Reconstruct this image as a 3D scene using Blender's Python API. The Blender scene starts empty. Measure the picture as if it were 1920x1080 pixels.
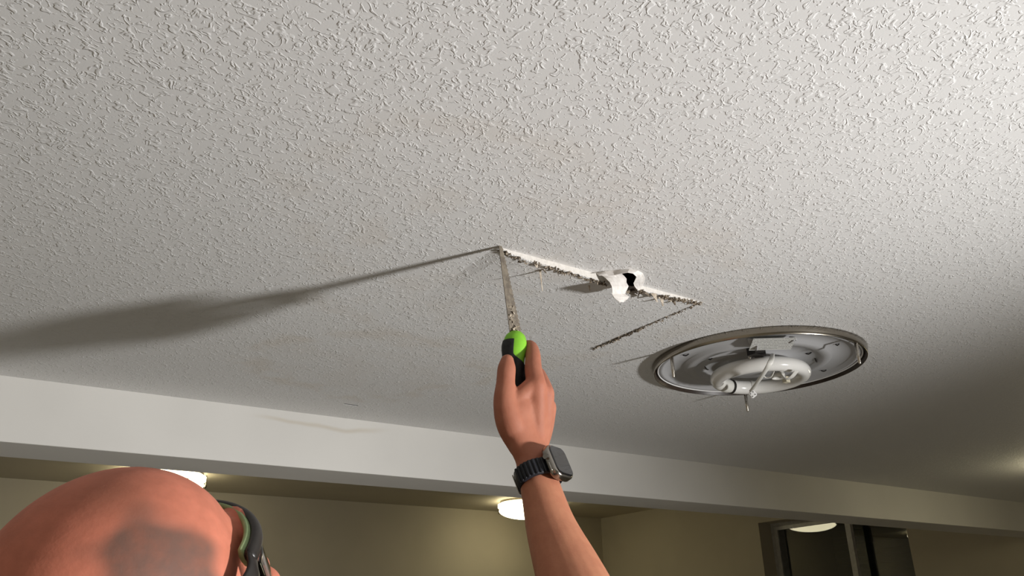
import bpy, bmesh, math, random
import numpy as np
from mathutils import Vector, Matrix

random.seed(7)
SC = bpy.context.scene
COL = SC.collection

# ------------------------------------------------------------------ camera
# metres; origin at the camera, X along the beam, Y away under the ceiling, Z up
FPX = 1500.0
YAW, PITCH, ROLL = 0.594, 0.398, -0.019
HC = 0.50            # near ceiling above the camera
ZFAR = 0.83          # far room ceiling
ZFLOOR = -1.70
_fw = np.array([math.sin(YAW)*math.cos(PITCH), math.cos(YAW)*math.cos(PITCH), math.sin(PITCH)])
_r = np.array([math.cos(YAW), -math.sin(YAW), 0.0]); _u = np.cross(_r, _fw)
CR = _r*math.cos(ROLL) + _u*math.sin(ROLL)
CU = -_r*math.sin(ROLL) + _u*math.cos(ROLL)
CF = _fw
cam_d = bpy.data.cameras.new('camera'); cam = bpy.data.objects.new('camera', cam_d); COL.objects.link(cam)
cam_d.sensor_width = 36.0; cam_d.lens = FPX/1920*36.0; cam_d.clip_start = 0.02; cam_d.clip_end = 60
M = Matrix((Vector(CR), Vector(CU), Vector(-CF))).transposed().to_4x4()
cam.matrix_world = M
SC.camera = cam

def ray(x, y):
    d = CF + CR*(x-960)/FPX - CU*(y-540)/FPX
    return d/np.linalg.norm(d)
def at(x, y, s):            # a point s metres away in the direction of a spot in the photograph
    return ray(x, y)*s
KA = 1.042                  # reach of the arm
def ah(x, y, s): return at(x, y, s*KA)
def onz(x, y, z=HC):
    d = ray(x, y); return d*z/d[2]

# ------------------------------------------------------------------ world, lights, exposure
w = bpy.data.worlds.new('night'); SC.world = w; w.use_nodes = True
w.node_tree.nodes['Background'].inputs[0].default_value = (0.006, 0.007, 0.009, 1)
w.node_tree.nodes['Background'].inputs[1].default_value = 1.0
SC.view_settings.view_transform = 'Standard'; SC.view_settings.look = 'None'
SC.view_settings.exposure = 0.0; SC.view_settings.gamma = 1.0; SC.view_settings.use_curve_mapping = False

KEY = np.array([1.60, -0.62, -0.27])
ld = bpy.data.lights.new('work_light', 'SPOT'); lo = bpy.data.objects.new('work_light', ld); COL.objects.link(lo)
ld.energy = 262; ld.color = (1.0, 0.99, 0.98); ld.spot_size = math.radians(160); ld.spot_blend = 1.0; ld.shadow_soft_size = 0.075
lo.location = KEY
AZ, EL = math.radians(143), math.radians(-18)
aim = Vector((math.cos(AZ)*math.cos(EL), math.sin(AZ)*math.cos(EL), math.sin(EL)))
lo.rotation_euler = aim.to_track_quat('-Z', 'Y').to_euler()

# ------------------------------------------------------------------ materials
def mat(name, col, rough=0.6, metal=0.0, spec=0.5, sub=0.0, emit=None, estr=0.0, coat=0.0):
    m = bpy.data.materials.new(name); m.use_nodes = True
    b = m.node_tree.nodes['Principled BSDF']
    b.inputs['Base Color'].default_value = (*col, 1); b.inputs['Roughness'].default_value = rough
    b.inputs['Metallic'].default_value = metal; b.inputs['Specular IOR Level'].default_value = spec
    b.inputs['Coat Weight'].default_value = coat
    if sub:
        b.inputs['Subsurface Weight'].default_value = sub
        b.inputs['Subsurface Radius'].default_value = (0.6, 0.25, 0.15); b.inputs['Subsurface Scale'].default_value = 0.012
    if emit:
        b.inputs['Emission Color'].default_value = (*emit, 1); b.inputs['Emission Strength'].default_value = estr
    return m
class NT:
    def __init__(s, m): s.t = m.node_tree; s.b = s.t.nodes['Principled BSDF']
    def n(s, typ, **kw):
        x = s.t.nodes.new(typ)
        for k, v in kw.items():
            if k.startswith('i_'):
                key = k[2:]; key = int(key) if key.isdigit() else key.replace('_', ' ')
                x.inputs[key].default_value = v
            else: setattr(x, k, v)
        return x
    def l(s, a, b): s.t.links.new(a, b)
    def math(s, op, a, b=None, c=None, clamp=False):
        x = s.t.nodes.new('ShaderNodeMath'); x.operation = op; x.use_clamp = clamp
        for i, v in enumerate((a, b, c)):
            if v is None: continue
            if isinstance(v, (int, float)): x.inputs[i].default_value = v
            else: s.l(v, x.inputs[i])
        return x.outputs[0]
    def noise(s, vec, scale, detail=2.0, rough=0.5, dist=0.0):
        x = s.n('ShaderNodeTexNoise'); x.inputs['Scale'].default_value = scale; x.inputs['Detail'].default_value = detail
        x.inputs['Roughness'].default_value = rough; x.inputs['Distortion'].default_value = dist
        s.l(vec, x.inputs['Vector']); return x.outputs['Fac']
    def ramp(s, v, a, b, smooth=True):
        x = s.n('ShaderNodeMapRange'); x.interpolation_type = 'SMOOTHSTEP' if smooth else 'LINEAR'
        x.inputs['From Min'].default_value = a; x.inputs['From Max'].default_value = b
        s.l(v, x.inputs['Value']); return x.outputs['Result']
    def mix(s, fac, a, b):
        x = s.n('ShaderNodeMix', data_type='RGBA')
        if isinstance(fac, (int, float)): x.inputs[0].default_value = fac
        else: s.l(fac, x.inputs[0])
        for i, v in ((6, a), (7, b)):
            if isinstance(v, tuple): x.inputs[i].default_value = (*v, 1)
            else: s.l(v, x.inputs[i])
        return x.outputs[2]
def obj_coords(t): return t.n('ShaderNodeTexCoord').outputs['Object']

def ceiling_mat():
    m = mat('knockdown_plaster', (0.70, 0.695, 0.685), 0.62, spec=0.35); t = NT(m); oc = obj_coords(t)
    # wandering raised ridges, broken up by a second noise, plus small pimples
    n1 = t.noise(oc, 56, 2.0, 0.5, 0.9)
    rid = t.ramp(t.math('ABSOLUTE', t.math('SUBTRACT', n1, 0.5)), 0.055, 0.012)
    msk = t.ramp(t.noise(oc, 68, 1.0, 0.5, 0.3), 0.46, 0.60)
    n2 = t.noise(oc, 150, 1.5, 0.5, 0.6)
    blob = t.ramp(n2, 0.57, 0.69)
    n3 = t.noise(oc, 420, 2.0, 0.6)
    hgt = t.math('ADD', t.math('MULTIPLY', rid, msk), t.math('MULTIPLY', blob, 0.75))
    hgt = t.math('MINIMUM', hgt, 1.0)
    hgt = t.math('ADD', hgt, t.math('MULTIPLY', n3, 0.12))
    bp = t.n('ShaderNodeBump'); bp.inputs['Strength'].default_value = 0.66; bp.inputs['Distance'].default_value = 0.0011
    t.l(hgt, bp.inputs['Height']); t.l(bp.outputs['Normal'], t.b.inputs['Normal'])
    # faint old water stains: rings around a few spots
    col = None
    base = (0.70, 0.695, 0.685)
    tot = None
    wob = t.noise(oc, 7, 3.0, 0.55)
    for (px, py, r, wd, amt) in ((700, 690, 0.23, 0.05, 0.28), (1000, 560, 0.33, 0.06, 0.17), (860, 420, 0.22, 0.05, 0.15), (1150, 600, 0.28, 0.05, 0.14)):
        c = onz(px, py)
        vd = t.n('ShaderNodeVectorMath', operation='DISTANCE'); t.l(oc, vd.inputs[0]); vd.inputs[1].default_value = tuple(c)
        d = t.math('ADD', vd.outputs['Value'], t.math('MULTIPLY', t.math('SUBTRACT', wob, 0.5), 0.22))
        ring = t.ramp(t.math('ABSOLUTE', t.math('SUBTRACT', d, r)), wd, 0.0)
        ins = t.math('MULTIPLY', t.ramp(d, r, r-0.05), 0.3)
        v = t.math('MULTIPLY', t.math('MAXIMUM', ring, ins), amt)
        tot = v if tot is None else t.math('MAXIMUM', tot, v)
    tot = t.math('MULTIPLY', tot, t.ramp(t.noise(oc, 12, 2.0), 0.38, 0.62))
    t.l(t.mix(tot, base, (0.56, 0.47, 0.36)), t.b.inputs['Base Color'])
    return m
def painted(name, col, bump=0.15, scale=90):
    m = mat(name, col, 0.6, spec=0.35); t = NT(m); oc = obj_coords(t)
    n = t.noise(oc, scale, 3, 0.55)
    bp = t.n('ShaderNodeBump'); bp.inputs['Strength'].default_value = bump; bp.inputs['Distance'].default_value = 0.001
    t.l(n, bp.inputs['Height']); t.l(bp.outputs['Normal'], t.b.inputs['Normal'])
    v = t.noise(oc, 2.3, 3, 0.5)
    d = tuple(c*0.93 for c in col)
    t.l(t.mix(t.ramp(v, 0.35, 0.65), col, d), t.b.inputs['Base Color'])
    return m
def mottled(name, a, b, scale, rough=0.8, bump=0.3, dist=0.001):
    m = mat(name, a, rough, spec=0.3); t = NT(m); oc = obj_coords(t)
    n = t.noise(oc, scale, 4, 0.6)
    t.l(t.mix(t.ramp(n, 0.35, 0.65), a, b), t.b.inputs['Base Color'])
    bp = t.n('ShaderNodeBump'); bp.inputs['Strength'].default_value = bump; bp.inputs['Distance'].default_value = dist
    t.l(n, bp.inputs['Height']); t.l(bp.outputs['Normal'], t.b.inputs['Normal'])
    return m
def beam_mat():
    m = painted('beam_white_paint', (0.70, 0.685, 0.65), 0.12, 140); t = NT(m); oc = obj_coords(t)
    # faint brown water mark along the upper edge
    sx = t.n('ShaderNodeSeparateXYZ'); t.l(oc, sx.inputs[0])
    wob = t.noise(oc, 6, 2.0)
    up = t.math('ADD', sx.outputs[2], t.math('MULTIPLY', t.math('SUBTRACT', wob, 0.5), 0.05))
    band = t.ramp(t.math('ABSOLUTE', t.math('SUBTRACT', up, 0.475)), 0.009, 0.0)
    xr = t.math('MULTIPLY', t.ramp(sx.outputs[0], 0.52, 0.62), t.ramp(sx.outputs[0], 0.93, 0.80))
    old = t.b.inputs['Base Color'].links[0].from_socket
    t.l(t.mix(t.math('MULTIPLY', t.math('MULTIPLY', band, xr), 0.45), old, (0.50, 0.43, 0.32)), t.b.inputs['Base Color'])
    return m
def skin_mat():
    m = mat('skin', (0.6, 0.3, 0.2), 0.6, spec=0.25, sub=0.12); t = NT(m); oc = obj_coords(t)
    at_ = t.n('ShaderNodeAttribute', attribute_name='tone')
    n = t.noise(oc, 55, 3, 0.6); n2 = t.noise(oc, 320, 2, 0.6)
    c = t.mix(t.math('MULTIPLY', t.ramp(n, 0.3, 0.7), 0.35), at_.outputs['Color'], (0.29, 0.095, 0.055))
    t.l(c, t.b.inputs['Base Color'])
    bp = t.n('ShaderNodeBump'); bp.inputs['Strength'].default_value = 0.25; bp.inputs['Distance'].default_value = 0.0006
    t.l(n2, bp.inputs['Height']); t.l(bp.outputs['Normal'], t.b.inputs['Normal'])
    return m
def brushed(name, col, rough):
    m = mat(name, col, rough, 1.0); t = NT(m); oc = obj_coords(t)
    mp = t.n('ShaderNodeMapping'); mp.inputs['Scale'].default_value = (1, 1, 40); t.l(oc, mp.inputs[0])
    n = t.noise(mp.outputs[0], 40, 2)
    t.l(t.ramp(n, 0.0, 1.0), t.b.inputs['Roughness'])
    r = t.n('ShaderNodeMapRange'); r.inputs['To Min'].default_value = rough*0.8; r.inputs['To Max'].default_value = rough*1.2
    t.l(n, r.inputs['Value']); t.l(r.outputs[0], t.b.inputs['Roughness'])
    return m

MT = dict(
    ceil=ceiling_mat(), beam=beam_mat(), wall=painted('beige_wall_paint', (0.52, 0.47, 0.36), 0.15, 60),
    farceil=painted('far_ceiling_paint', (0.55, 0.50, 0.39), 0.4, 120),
    floor=mottled('floor_concrete', (0.34, 0.32, 0.29), (0.24, 0.23, 0.21), 6),
    wood=mottled('subfloor_wood', (0.36, 0.30, 0.22), (0.25, 0.20, 0.15), 18),
    gyp=mottled('gypsum_core', (0.72, 0.69, 0.65), (0.63, 0.60, 0.555), 160, 0.9, 0.5),
    paper=mottled('torn_board_paper', (0.27, 0.22, 0.165), (0.07, 0.055, 0.042), 140, 0.9, 0.6),
    palepaper=mottled('pale_paper', (0.58, 0.51, 0.42), (0.36, 0.30, 0.23), 120, 0.9, 0.5),
    whitepaper=mottled('peeled_white_paper', (0.76, 0.73, 0.695), (0.66, 0.625, 0.585), 90, 0.8, 0.4),
    nickel=brushed('brushed_nickel', (0.31, 0.28, 0.235), 0.22), studm=brushed('stud_steel', (0.50, 0.47, 0.42), 0.28),
    nickelreflect=mottled('nickel_dark_reflection', (0.05, 0.036, 0.028), (0.035, 0.025, 0.02), 40, 0.35, 0.05),  # dim room's reflection put into the base colour of the inner nickel wall
    enamel=painted('white_enamel_pan', (0.44, 0.44, 0.445), 0.05, 30), tube=mat('frosted_tube_glass', (0.80, 0.79, 0.76), 0.16, coat=0.5, sub=0.0),
    plast=mottled('white_plastic', (0.74, 0.73, 0.69), (0.68, 0.67, 0.62), 30, 0.4, 0.05),
    cream=mottled('cream_plastic', (0.72, 0.67, 0.52), (0.66, 0.60, 0.46), 30, 0.4, 0.05),
    brightplast=mottled('bright_white_plastic', (0.9, 0.9, 0.89), (0.86, 0.86, 0.85), 30, 0.4, 0.03),
    dark=mottled('black_rubber', (0.012, 0.012, 0.013), (0.02, 0.02, 0.021), 200, 0.55, 0.2, 0.0004),
    band=mottled('watch_band_rubber', (0.010, 0.011, 0.015), (0.016, 0.017, 0.022), 80, 0.5, 0.1, 0.0004),
    black=mottled('black_plastic', (0.014, 0.012, 0.011), (0.022, 0.019, 0.017), 60, 0.35, 0.05),
    steel=brushed('watch_steel', (0.34, 0.32, 0.29), 0.24), glass=mat('watch_glass', (0.006, 0.006, 0.007), 0.08, coat=1.0),
    green=mottled('lime_green_plastic', (0.22, 0.54, 0.035), (0.19, 0.48, 0.03), 60, 0.4, 0.05),
    dullgreen=mottled('pale_green_foam', (0.30, 0.40, 0.20), (0.24, 0.33, 0.16), 80, 0.7, 0.2),
    blade=mottled('dusty_steel', (0.20, 0.17, 0.13), (0.12, 0.10, 0.078), 130, 0.5, 0.3, 0.0004),
    frame=mottled('aluminium_frame', (0.55, 0.54, 0.50), (0.47, 0.46, 0.43), 40, 0.35, 0.05),
    slat=mottled('dark_slat', (0.022, 0.024, 0.018), (0.016, 0.018, 0.014), 20, 0.6, 0.1),
    skin=skin_mat(), shirt=mottled('grey_cotton', (0.10, 0.10, 0.11), (0.08, 0.08, 0.09), 300, 0.9, 0.3, 0.0006),
    jeans=mottled('blue_denim', (0.05, 0.075, 0.13), (0.035, 0.055, 0.10), 300, 0.9, 0.4, 0.0006),
    shoe=mottled('dark_leather', (0.05, 0.035, 0.025), (0.035, 0.025, 0.02), 60, 0.5, 0.2),
    eye=mat('eye_white', (0.8, 0.78, 0.74), 0.15), nail=mat('nail', (0.62, 0.36, 0.27), 0.3),
    lens=mat('clear_lens', (0.9, 0.92, 0.9), 0.03),
    opal=mat('lit_opal_glass', (0.85, 0.8, 0.65), 0.3, emit=(1.0, 0.90, 0.60), estr=6.2),
)
MT['nickel'].node_tree.nodes['Principled BSDF'].inputs['Anisotropic'].default_value = 0.4
MT['lens'].node_tree.nodes['Principled BSDF'].inputs['Transmission Weight'].default_value = 1.0
gm = bpy.data.materials.new('window_glass'); gm.use_nodes = True
b_ = gm.node_tree.nodes['Principled BSDF']; b_.inputs['Base Color'].default_value = (0.9, 0.92, 0.9, 1)
b_.inputs['Roughness'].default_value = 0.01; b_.inputs['Transmission Weight'].default_value = 1.0; b_.inputs['IOR'].default_value = 1.55
MT['winglass'] = gm
# printed label: rows of fine dark type on pale paper
lm = mat('printed_label', (0.7, 0.7, 0.67), 0.6); t_ = NT(lm); oc_ = obj_coords(t_)
mp_ = t_.n('ShaderNodeMapping'); t_.l(oc_, mp_.inputs[0]); mp_.inputs['Scale'].default_value = (420, 120, 1)
sx_ = t_.n('ShaderNodeSeparateXYZ'); t_.l(oc_, sx_.inputs[0])
rows_ = t_.math('GREATER_THAN', t_.math('FRACT', t_.math('MULTIPLY', sx_.outputs[1], 170.0)), 0.55)
gl_ = t_.math('GREATER_THAN', t_.noise(mp_.outputs[0], 1.4, 1.0), 0.42)
t_.l(t_.mix(t_.math('MULTIPLY', t_.math('MULTIPLY', rows_, gl_), 0.62), (0.62, 0.62, 0.59), (0.07, 0.07, 0.07)), t_.b.inputs['Base Color'])
MT['label'] = lm

# ------------------------------------------------------------------ mesh helpers
def link(name, me, m=None, parent=None, smooth=False):
    o = bpy.data.objects.new(name, me); COL.objects.link(o)
    if m is not None: me.materials.append(MT[m] if isinstance(m, str) else m)
    if smooth:
        me.polygons.foreach_set('use_smooth', [True]*len(me.polygons))
    if parent is not None:
        o.parent = parent; o.matrix_parent_inverse = parent.matrix_world.inverted()
    return o
def mesh(name, V, F, m=None, parent=None, smooth=False):
    me = bpy.data.meshes.new(name); me.from_pydata([tuple(map(float, v)) for v in V], [], F); me.validate(); me.update()
    return link(name, me, m, parent, smooth)
def from_bm(name, bm, m=None, parent=None, smooth=False):
    bmesh.ops.recalc_face_normals(bm, faces=bm.faces[:])
    me = bpy.data.meshes.new(name); bm.to_mesh(me); bm.free()
    return link(name, me, m, parent, smooth)
def thing(name, label, cat, loc=(0, 0, 0), group=None, kind=None):
    o = bpy.data.objects.new(name, None); COL.objects.link(o); o.location = loc; o.empty_display_size = 0.05
    o.matrix_world = Matrix.Translation(Vector(loc)); tag(o, label, cat, group, kind); return o
def tag(o, label, cat, group=None, kind=None):
    o['label'] = label; o['category'] = cat
    if group: o['group'] = group
    if kind: o['kind'] = kind
    return o
def box(lo, hi):
    x0, y0, z0 = lo; x1, y1, z1 = hi
    V = [(x0, y0, z0), (x1, y0, z0), (x1, y1, z0), (x0, y1, z0), (x0, y0, z1), (x1, y0, z1), (x1, y1, z1), (x0, y1, z1)]
    F = [(0, 3, 2, 1), (4, 5, 6, 7), (0, 1, 5, 4), (1, 2, 6, 5), (2, 3, 7, 6), (3, 0, 4, 7)]
    return V, F
def merge(parts):
    V, F = [], []
    for v, f in parts:
        o = len(V); V += [tuple(p) for p in v]; F += [tuple(i+o for i in q) for q in f]
    return V, F
def slab(xs, ys, holes, w0, w1, axis='z'):
    """plate made of grid cells with rectangular openings; coordinates (a, b, w)"""
    xs = sorted(set(xs + [h[0] for h in holes] + [h[1] for h in holes])); ys = sorted(set(ys + [h[2] for h in holes] + [h[3] for h in holes]))
    def solid(i, j):
        if i < 0 or j < 0 or i >= len(xs)-1 or j >= len(ys)-1: return False
        cx, cy = (xs[i]+xs[i+1])/2, (ys[j]+ys[j+1])/2
        return not any(h[0] < cx < h[1] and h[2] < cy < h[3] for h in holes)
    V, F, idx = [], [], {}
    def vid(i, j, k):
        if (i, j, k) not in idx: idx[(i, j, k)] = len(V); V.append((xs[i], ys[j], (w0, w1)[k]))
        return idx[(i, j, k)]
    for i in range(len(xs)-1):
        for j in range(len(ys)-1):
            if not solid(i, j): continue
            F.append((vid(i, j, 0), vid(i, j+1, 0), vid(i+1, j+1, 0), vid(i+1, j, 0)))
            F.append((vid(i, j, 1), vid(i+1, j, 1), vid(i+1, j+1, 1), vid(i, j+1, 1)))
            for di, dj, a, b in ((-1, 0, (i, j), (i, j+1)), (1, 0, (i+1, j+1), (i+1, j)), (0, -1, (i+1, j), (i, j)), (0, 1, (i, j+1), (i+1, j+1))):
                if not solid(i+di, j+dj): F.append((vid(*a, 0), vid(*a, 1), vid(*b, 1), vid(*b, 0)))
    if axis == 'x': V = [(c, a, b) for a, b, c in V]
    return V, F
def catmull(P, n=6):
    P = [np.array(p, float) for p in P]
    if len(P) < 3: 
        return [P[0]*(1-t)+P[-1]*t for t in np.linspace(0, 1, n+1)]
    Q = [2*P[0]-P[1]] + P + [2*P[-1]-P[-2]]; out = []
    for i in range(1, len(Q)-2):
        for k in range(n):
            t = k/n; a, b, c, d = Q[i-1], Q[i], Q[i+1], Q[i+2]
            out.append(0.5*((2*b)+(-a+c)*t+(2*a-5*b+4*c-d)*t*t+(-a+3*b-3*c+d)*t**3))
    out.append(P[-1]); return out
def sweep(pts, radii, ref=None, seg=14, n=5, caps=True, round_caps=True):
    """tube through points; radii scalar or (a, b): a along ref, b across"""
    R_ = [np.array((r, r) if isinstance(r, (int, float)) else r, float) for r in radii]
    k = [np.concatenate([p, r]) for p, r in zip([np.array(p, float) for p in pts], R_)]
    S = catmull(k, n); P = [s[:3] for s in S]; RR = [np.maximum(s[3:], 1e-4) for s in S]
    if round_caps:
        t0 = P[0]-P[1]; t0 /= np.linalg.norm(t0); t1 = P[-1]-P[-2]; t1 /= np.linalg.norm(t1)
        a0, a1 = RR[0], RR[-1]; e0, e1 = P[0], P[-1]; c0 = a0.min(); c1 = a1.min()
        for f in (0.45, 0.75, 0.93):
            P.insert(0, e0+t0*c0*f); RR.insert(0, a0*math.sqrt(1-f*f)); P.append(e1+t1*c1*f); RR.append(a1*math.sqrt(1-f*f))
    V, F = [], []; prev = None
    for i, p in enumerate(P):
        t = P[min(i+1, len(P)-1)]-P[max(i-1, 0)]; t = t/(np.linalg.norm(t)+1e-12)
        rf = np.array(ref, float) if ref is not None else (prev if prev is not None else (np.array([0, 0, 1.]) if abs(t[2]) < .9 else np.array([1., 0, 0])))
        a = rf - t*(rf@t); a /= np.linalg.norm(a); b = np.cross(t, a); prev = a
        for j in range(seg):
            an = 2*math.pi*j/seg; V.append(p+a*RR[i][0]*math.cos(an)+b*RR[i][1]*math.sin(an))
    for i in range(len(P)-1):
        for j in range(seg):
            F.append((i*seg+j, i*seg+(j+1) % seg, (i+1)*seg+(j+1) % seg, (i+1)*seg+j))
    if caps:
        F.append(tuple(range(seg-1, -1, -1))); F.append(tuple((len(P)-1)*seg+j for j in range(seg)))
    return V, F
def hsweep(pts, radii, **kw):
    return sweep(pts, [tuple(q*KA for q in r) if isinstance(r, tuple) else r*KA for r in radii], **kw)
def ellipsoid(c, r, frame, seg=24, rings=16):
    V, F = [], []
    for i in range(rings+1):
        th = math.pi*i/rings
        for j in range(seg):
            ph = 2*math.pi*j/seg
            l = np.array([math.sin(th)*math.cos(ph)*r[0]+c[0], math.sin(th)*math.sin(ph)*r[1]+c[1], math.cos(th)*r[2]+c[2]])
            V.append(frame(l))
    for i in range(rings):
        for j in range(seg): F.append((i*seg+j, (i+1)*seg+j, (i+1)*seg+(j+1) % seg, i*seg+(j+1) % seg))
    return V, F
def lathe(prof, c, seg=96, closed=False):
    V, F = [], []; n = len(prof)
    for j in range(seg):
        a = 2*math.pi*j/seg
        for r, z in prof: V.append((c[0]+r*math.cos(a), c[1]+r*math.sin(a), c[2]+z))
    for j in range(seg):
        k = (j+1) % seg
        for i in range(n-1 if not closed else n):
            i2 = (i+1) % n; F.append((j*n+i, k*n+i, k*n+i2, j*n+i2))
    return V, F
def sheet(grid, thick, nrm=None):
    """thin curved sheet from a grid of points, given real thickness"""
    G = np.array(grid, float); a, b = G.shape[:2]
    du = np.gradient(G, axis=0); dv = np.gradient(G, axis=1); N = np.cross(du, dv); N /= np.linalg.norm(N, axis=2, keepdims=True)+1e-12
    top = G+N*thick/2; bot = G-N*thick/2
    V = list(top.reshape(-1, 3))+list(bot.reshape(-1, 3)); o = a*b; F = []
    for i in range(a-1):
        for j in range(b-1):
            q = (i*b+j, (i+1)*b+j, (i+1)*b+j+1, i*b+j+1); F.append(q); F.append(tuple(x+o for x in reversed(q)))
    rim = [i*b for i in range(a)]+[(a-1)*b+j for j in range(1, b)]+[i*b+b-1 for i in range(a-2, -1, -1)]+[j for j in range(b-2, 0, -1)]
    for k in range(len(rim)):
        x, y = rim[k], rim[(k+1) % len(rim)]; F.append((y, x, x+o, y+o))
    return V, F
def remeshed(name, parts, voxel, smooth_iter, m, parent, mats=True):
    V, F = merge(parts); me = bpy.data.meshes.new('tmp'); me.from_pydata([tuple(map(float, v)) for v in V], [], F); me.update()
    bm = bmesh.new(); bm.from_mesh(me); bmesh.ops.recalc_face_normals(bm, faces=bm.faces[:]); bm.to_mesh(me); bm.free()
    o = bpy.data.objects.new('tmp', me); COL.objects.link(o)
    r = o.modifiers.new('r', 'REMESH'); r.mode = 'VOXEL'; r.voxel_size = voxel; r.use_smooth_shade = True
    s = o.modifiers.new('s', 'SMOOTH'); s.factor = 0.5; s.iterations = smooth_iter
    dg = bpy.context.evaluated_depsgraph_get(); ev = o.evaluated_get(dg); nm = bpy.data.meshes.new_from_object(ev, preserve_all_data_layers=True, depsgraph=dg)
    bpy.data.objects.remove(o); bpy.data.meshes.remove(me); nm.name = name; nm.materials.clear()
    return link(name, nm, m, parent, True)

# ------------------------------------------------------------------ the room
XW, YB, BD, ZB, YW = 4.60, 1.935, 0.176, 0.3635, 5.51
XL, YN = -1.70, -1.80
A = onz(936, 460); B = onz(1311, 568); C_ = onz(1075, 645)
PX0, PX1, PY0, PY1 = A[0], B[0], 0.5*(A[1]+B[1]), C_[1]+0.005      # the piece being sawn out
SL = onz(658, 759)
HOLE_PX = ((1158, 517), (1162, 512), (1169, 509), (1178, 508), (1187, 509), (1197, 514), (1199, 522), (1194, 530), (1193, 538), (1198, 546), (1188, 544), (1177, 543), (1170, 536), (1164, 528))
HOLE = [onz(*q)[:2] for q in HOLE_PX]
NX0, NX1, NY0 = min(p[0] for p in HOLE)-.02, max(p[0] for p in HOLE)+.02, min(p[1] for p in HOLE)-.012
V, F = slab([XL, XW], [YN, YB], [(PX0, PX1, PY0, PY1), (NX0, NX1, NY0, PY0), (SL[0]-0.018, SL[0]+0.018, SL[1]-0.004, SL[1]+0.005)], HC, HC+0.016)
ceiling = mesh('ceiling', V, F, 'ceil'); tag(ceiling, 'white knockdown textured ceiling with faint brown water stains', 'ceiling', kind='structure')

V, F = box((SL[0]-0.018, SL[1]-0.004, HC+.0008), (SL[0]+0.018, SL[1]+0.005, HC+0.016))
mesh('slit_shade', V, F, 'black', ceiling)  # black block stands in for the shade inside the open slit
V, F = box((XL, YB, ZB), (XW, YB+BD, ZFAR+0.02))
beam = mesh('trim_1', V, F, 'beam'); tag(beam, 'smooth white boxed beam crossing below the textured ceiling', 'beam', kind='structure')
bv = beam.modifiers.new('b', 'BEVEL'); bv.width = 0.002; bv.segments = 2
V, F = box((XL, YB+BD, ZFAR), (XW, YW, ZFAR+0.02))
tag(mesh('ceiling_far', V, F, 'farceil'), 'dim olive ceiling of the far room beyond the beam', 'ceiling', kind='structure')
V, F = box((XL, YN, HC+.045), (XW, YB, HC+.065))
tag(mesh('ceiling_subfloor', V, F, 'wood'), 'dark wooden boards in the void above the ceiling hole', 'subfloor', kind='structure')
WY0, WY1, WZ0, WZ1 = 2.755, 3.825, -0.45, 0.617
V, F = slab([YN, YW], [ZFLOOR, ZFAR+0.02], [(WY0, WY1, WZ0, WZ1)], XW, XW+0.17, 'x')
tag(mesh('wall_right', V, F, 'wall'), 'dim beige side wall with the dark window', 'wall', kind='structure')
V, F = box((XL-0.1, YW, ZFLOOR), (XW+0.17, YW+0.1, ZFAR+0.02))
tag(mesh('wall_back', V, F, 'wall'), 'dim beige far wall behind the lit ceiling lamps', 'wall', kind='structure')
V, F = box((XL-0.1, YN, ZFLOOR), (XL, YW, ZFAR+0.02))
tag(mesh('wall_left', V, F, 'wall'), 'beige wall at the left end of the room', 'wall', kind='structure')
V, F = box((XL-0.1, YN-0.1, ZFLOOR), (XW+0.17, YN, ZFAR+0.02))
tag(mesh('wall_front', V, F, 'wall'), 'beige wall on the near side of the room', 'wall', kind='structure')
V, F = box((XL-0.1, YN-0.1, ZFLOOR-0.1), (XW+0.17, YW+0.1, ZFLOOR))
tag(mesh('floor', V, F, 'floor'), 'grey concrete floor under the standing man', 'floor', kind='structure')

# ---- window in the side wall
win = thing('window_1', 'dark sliding window with metal frame in the side wall beyond the beam', 'window', (XW+0.15, (WY0+WY1)/2, WZ0), kind='structure')
xf = XW+0.125
fr = 0.035
mesh('window_frame', *merge([box((xf, WY1-fr, WZ0), (xf+0.10, WY1, WZ1)), box((xf, WY0, WZ0), (xf+0.04, WY0+fr, WZ1)),
     box((xf, WY0+fr, WZ1-fr*0.8), (xf+0.10, WY1-fr, WZ1)), box((xf, WY0+fr, WZ0), (xf+0.04, WY1-fr, WZ0+fr))]), 'frame', win)
YM = 3.235
YS = 3.15
def rotz(V, c, ang):
    ca, sa = math.cos(ang), math.sin(ang)
    return [(c[0]+(x-c[0])*ca-(y-c[1])*sa, c[1]+(x-c[0])*sa+(y-c[1])*ca, z) for x, y, z in V]
SASH = math.radians(-6.6)
s0 = (xf-0.004, WY1-fr)
sv, sf = merge([box((xf-0.018, YS-0.016, WZ0+fr), (xf+0.006, YS+0.024, WZ1-fr*.8)), box((xf-0.012, WY1-fr-0.03, WZ0+fr), (xf+0.006, WY1-fr, WZ1-fr*.8)),
     box((xf-0.012, YS+0.024, WZ1-fr*.8-0.022), (xf+0.006, WY1-fr-0.03, WZ1-fr*.8)), box((xf-0.012, YS+0.024, WZ0+fr), (xf+0.006, WY1-fr-0.03, WZ0+fr+0.03))])
sash = mesh('sash', rotz(sv, s0, SASH), sf, 'frame', win)
gv, gf = box((xf-0.004, YS+0.024, WZ0+fr+0.03), (xf, WY1-fr-0.03, WZ1-fr*.8-0.022))
mesh('pane', rotz(gv, s0, SASH), gf, 'winglass', sash)
gv, gf = box((xf+0.012, WY0+fr, WZ0+fr), (xf+0.016, YM-0.02, WZ1-fr*.8)); mesh('pane', gv, gf, 'winglass', win)
sl_me = None
zz = WZ1-0.03; k = 0
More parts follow.
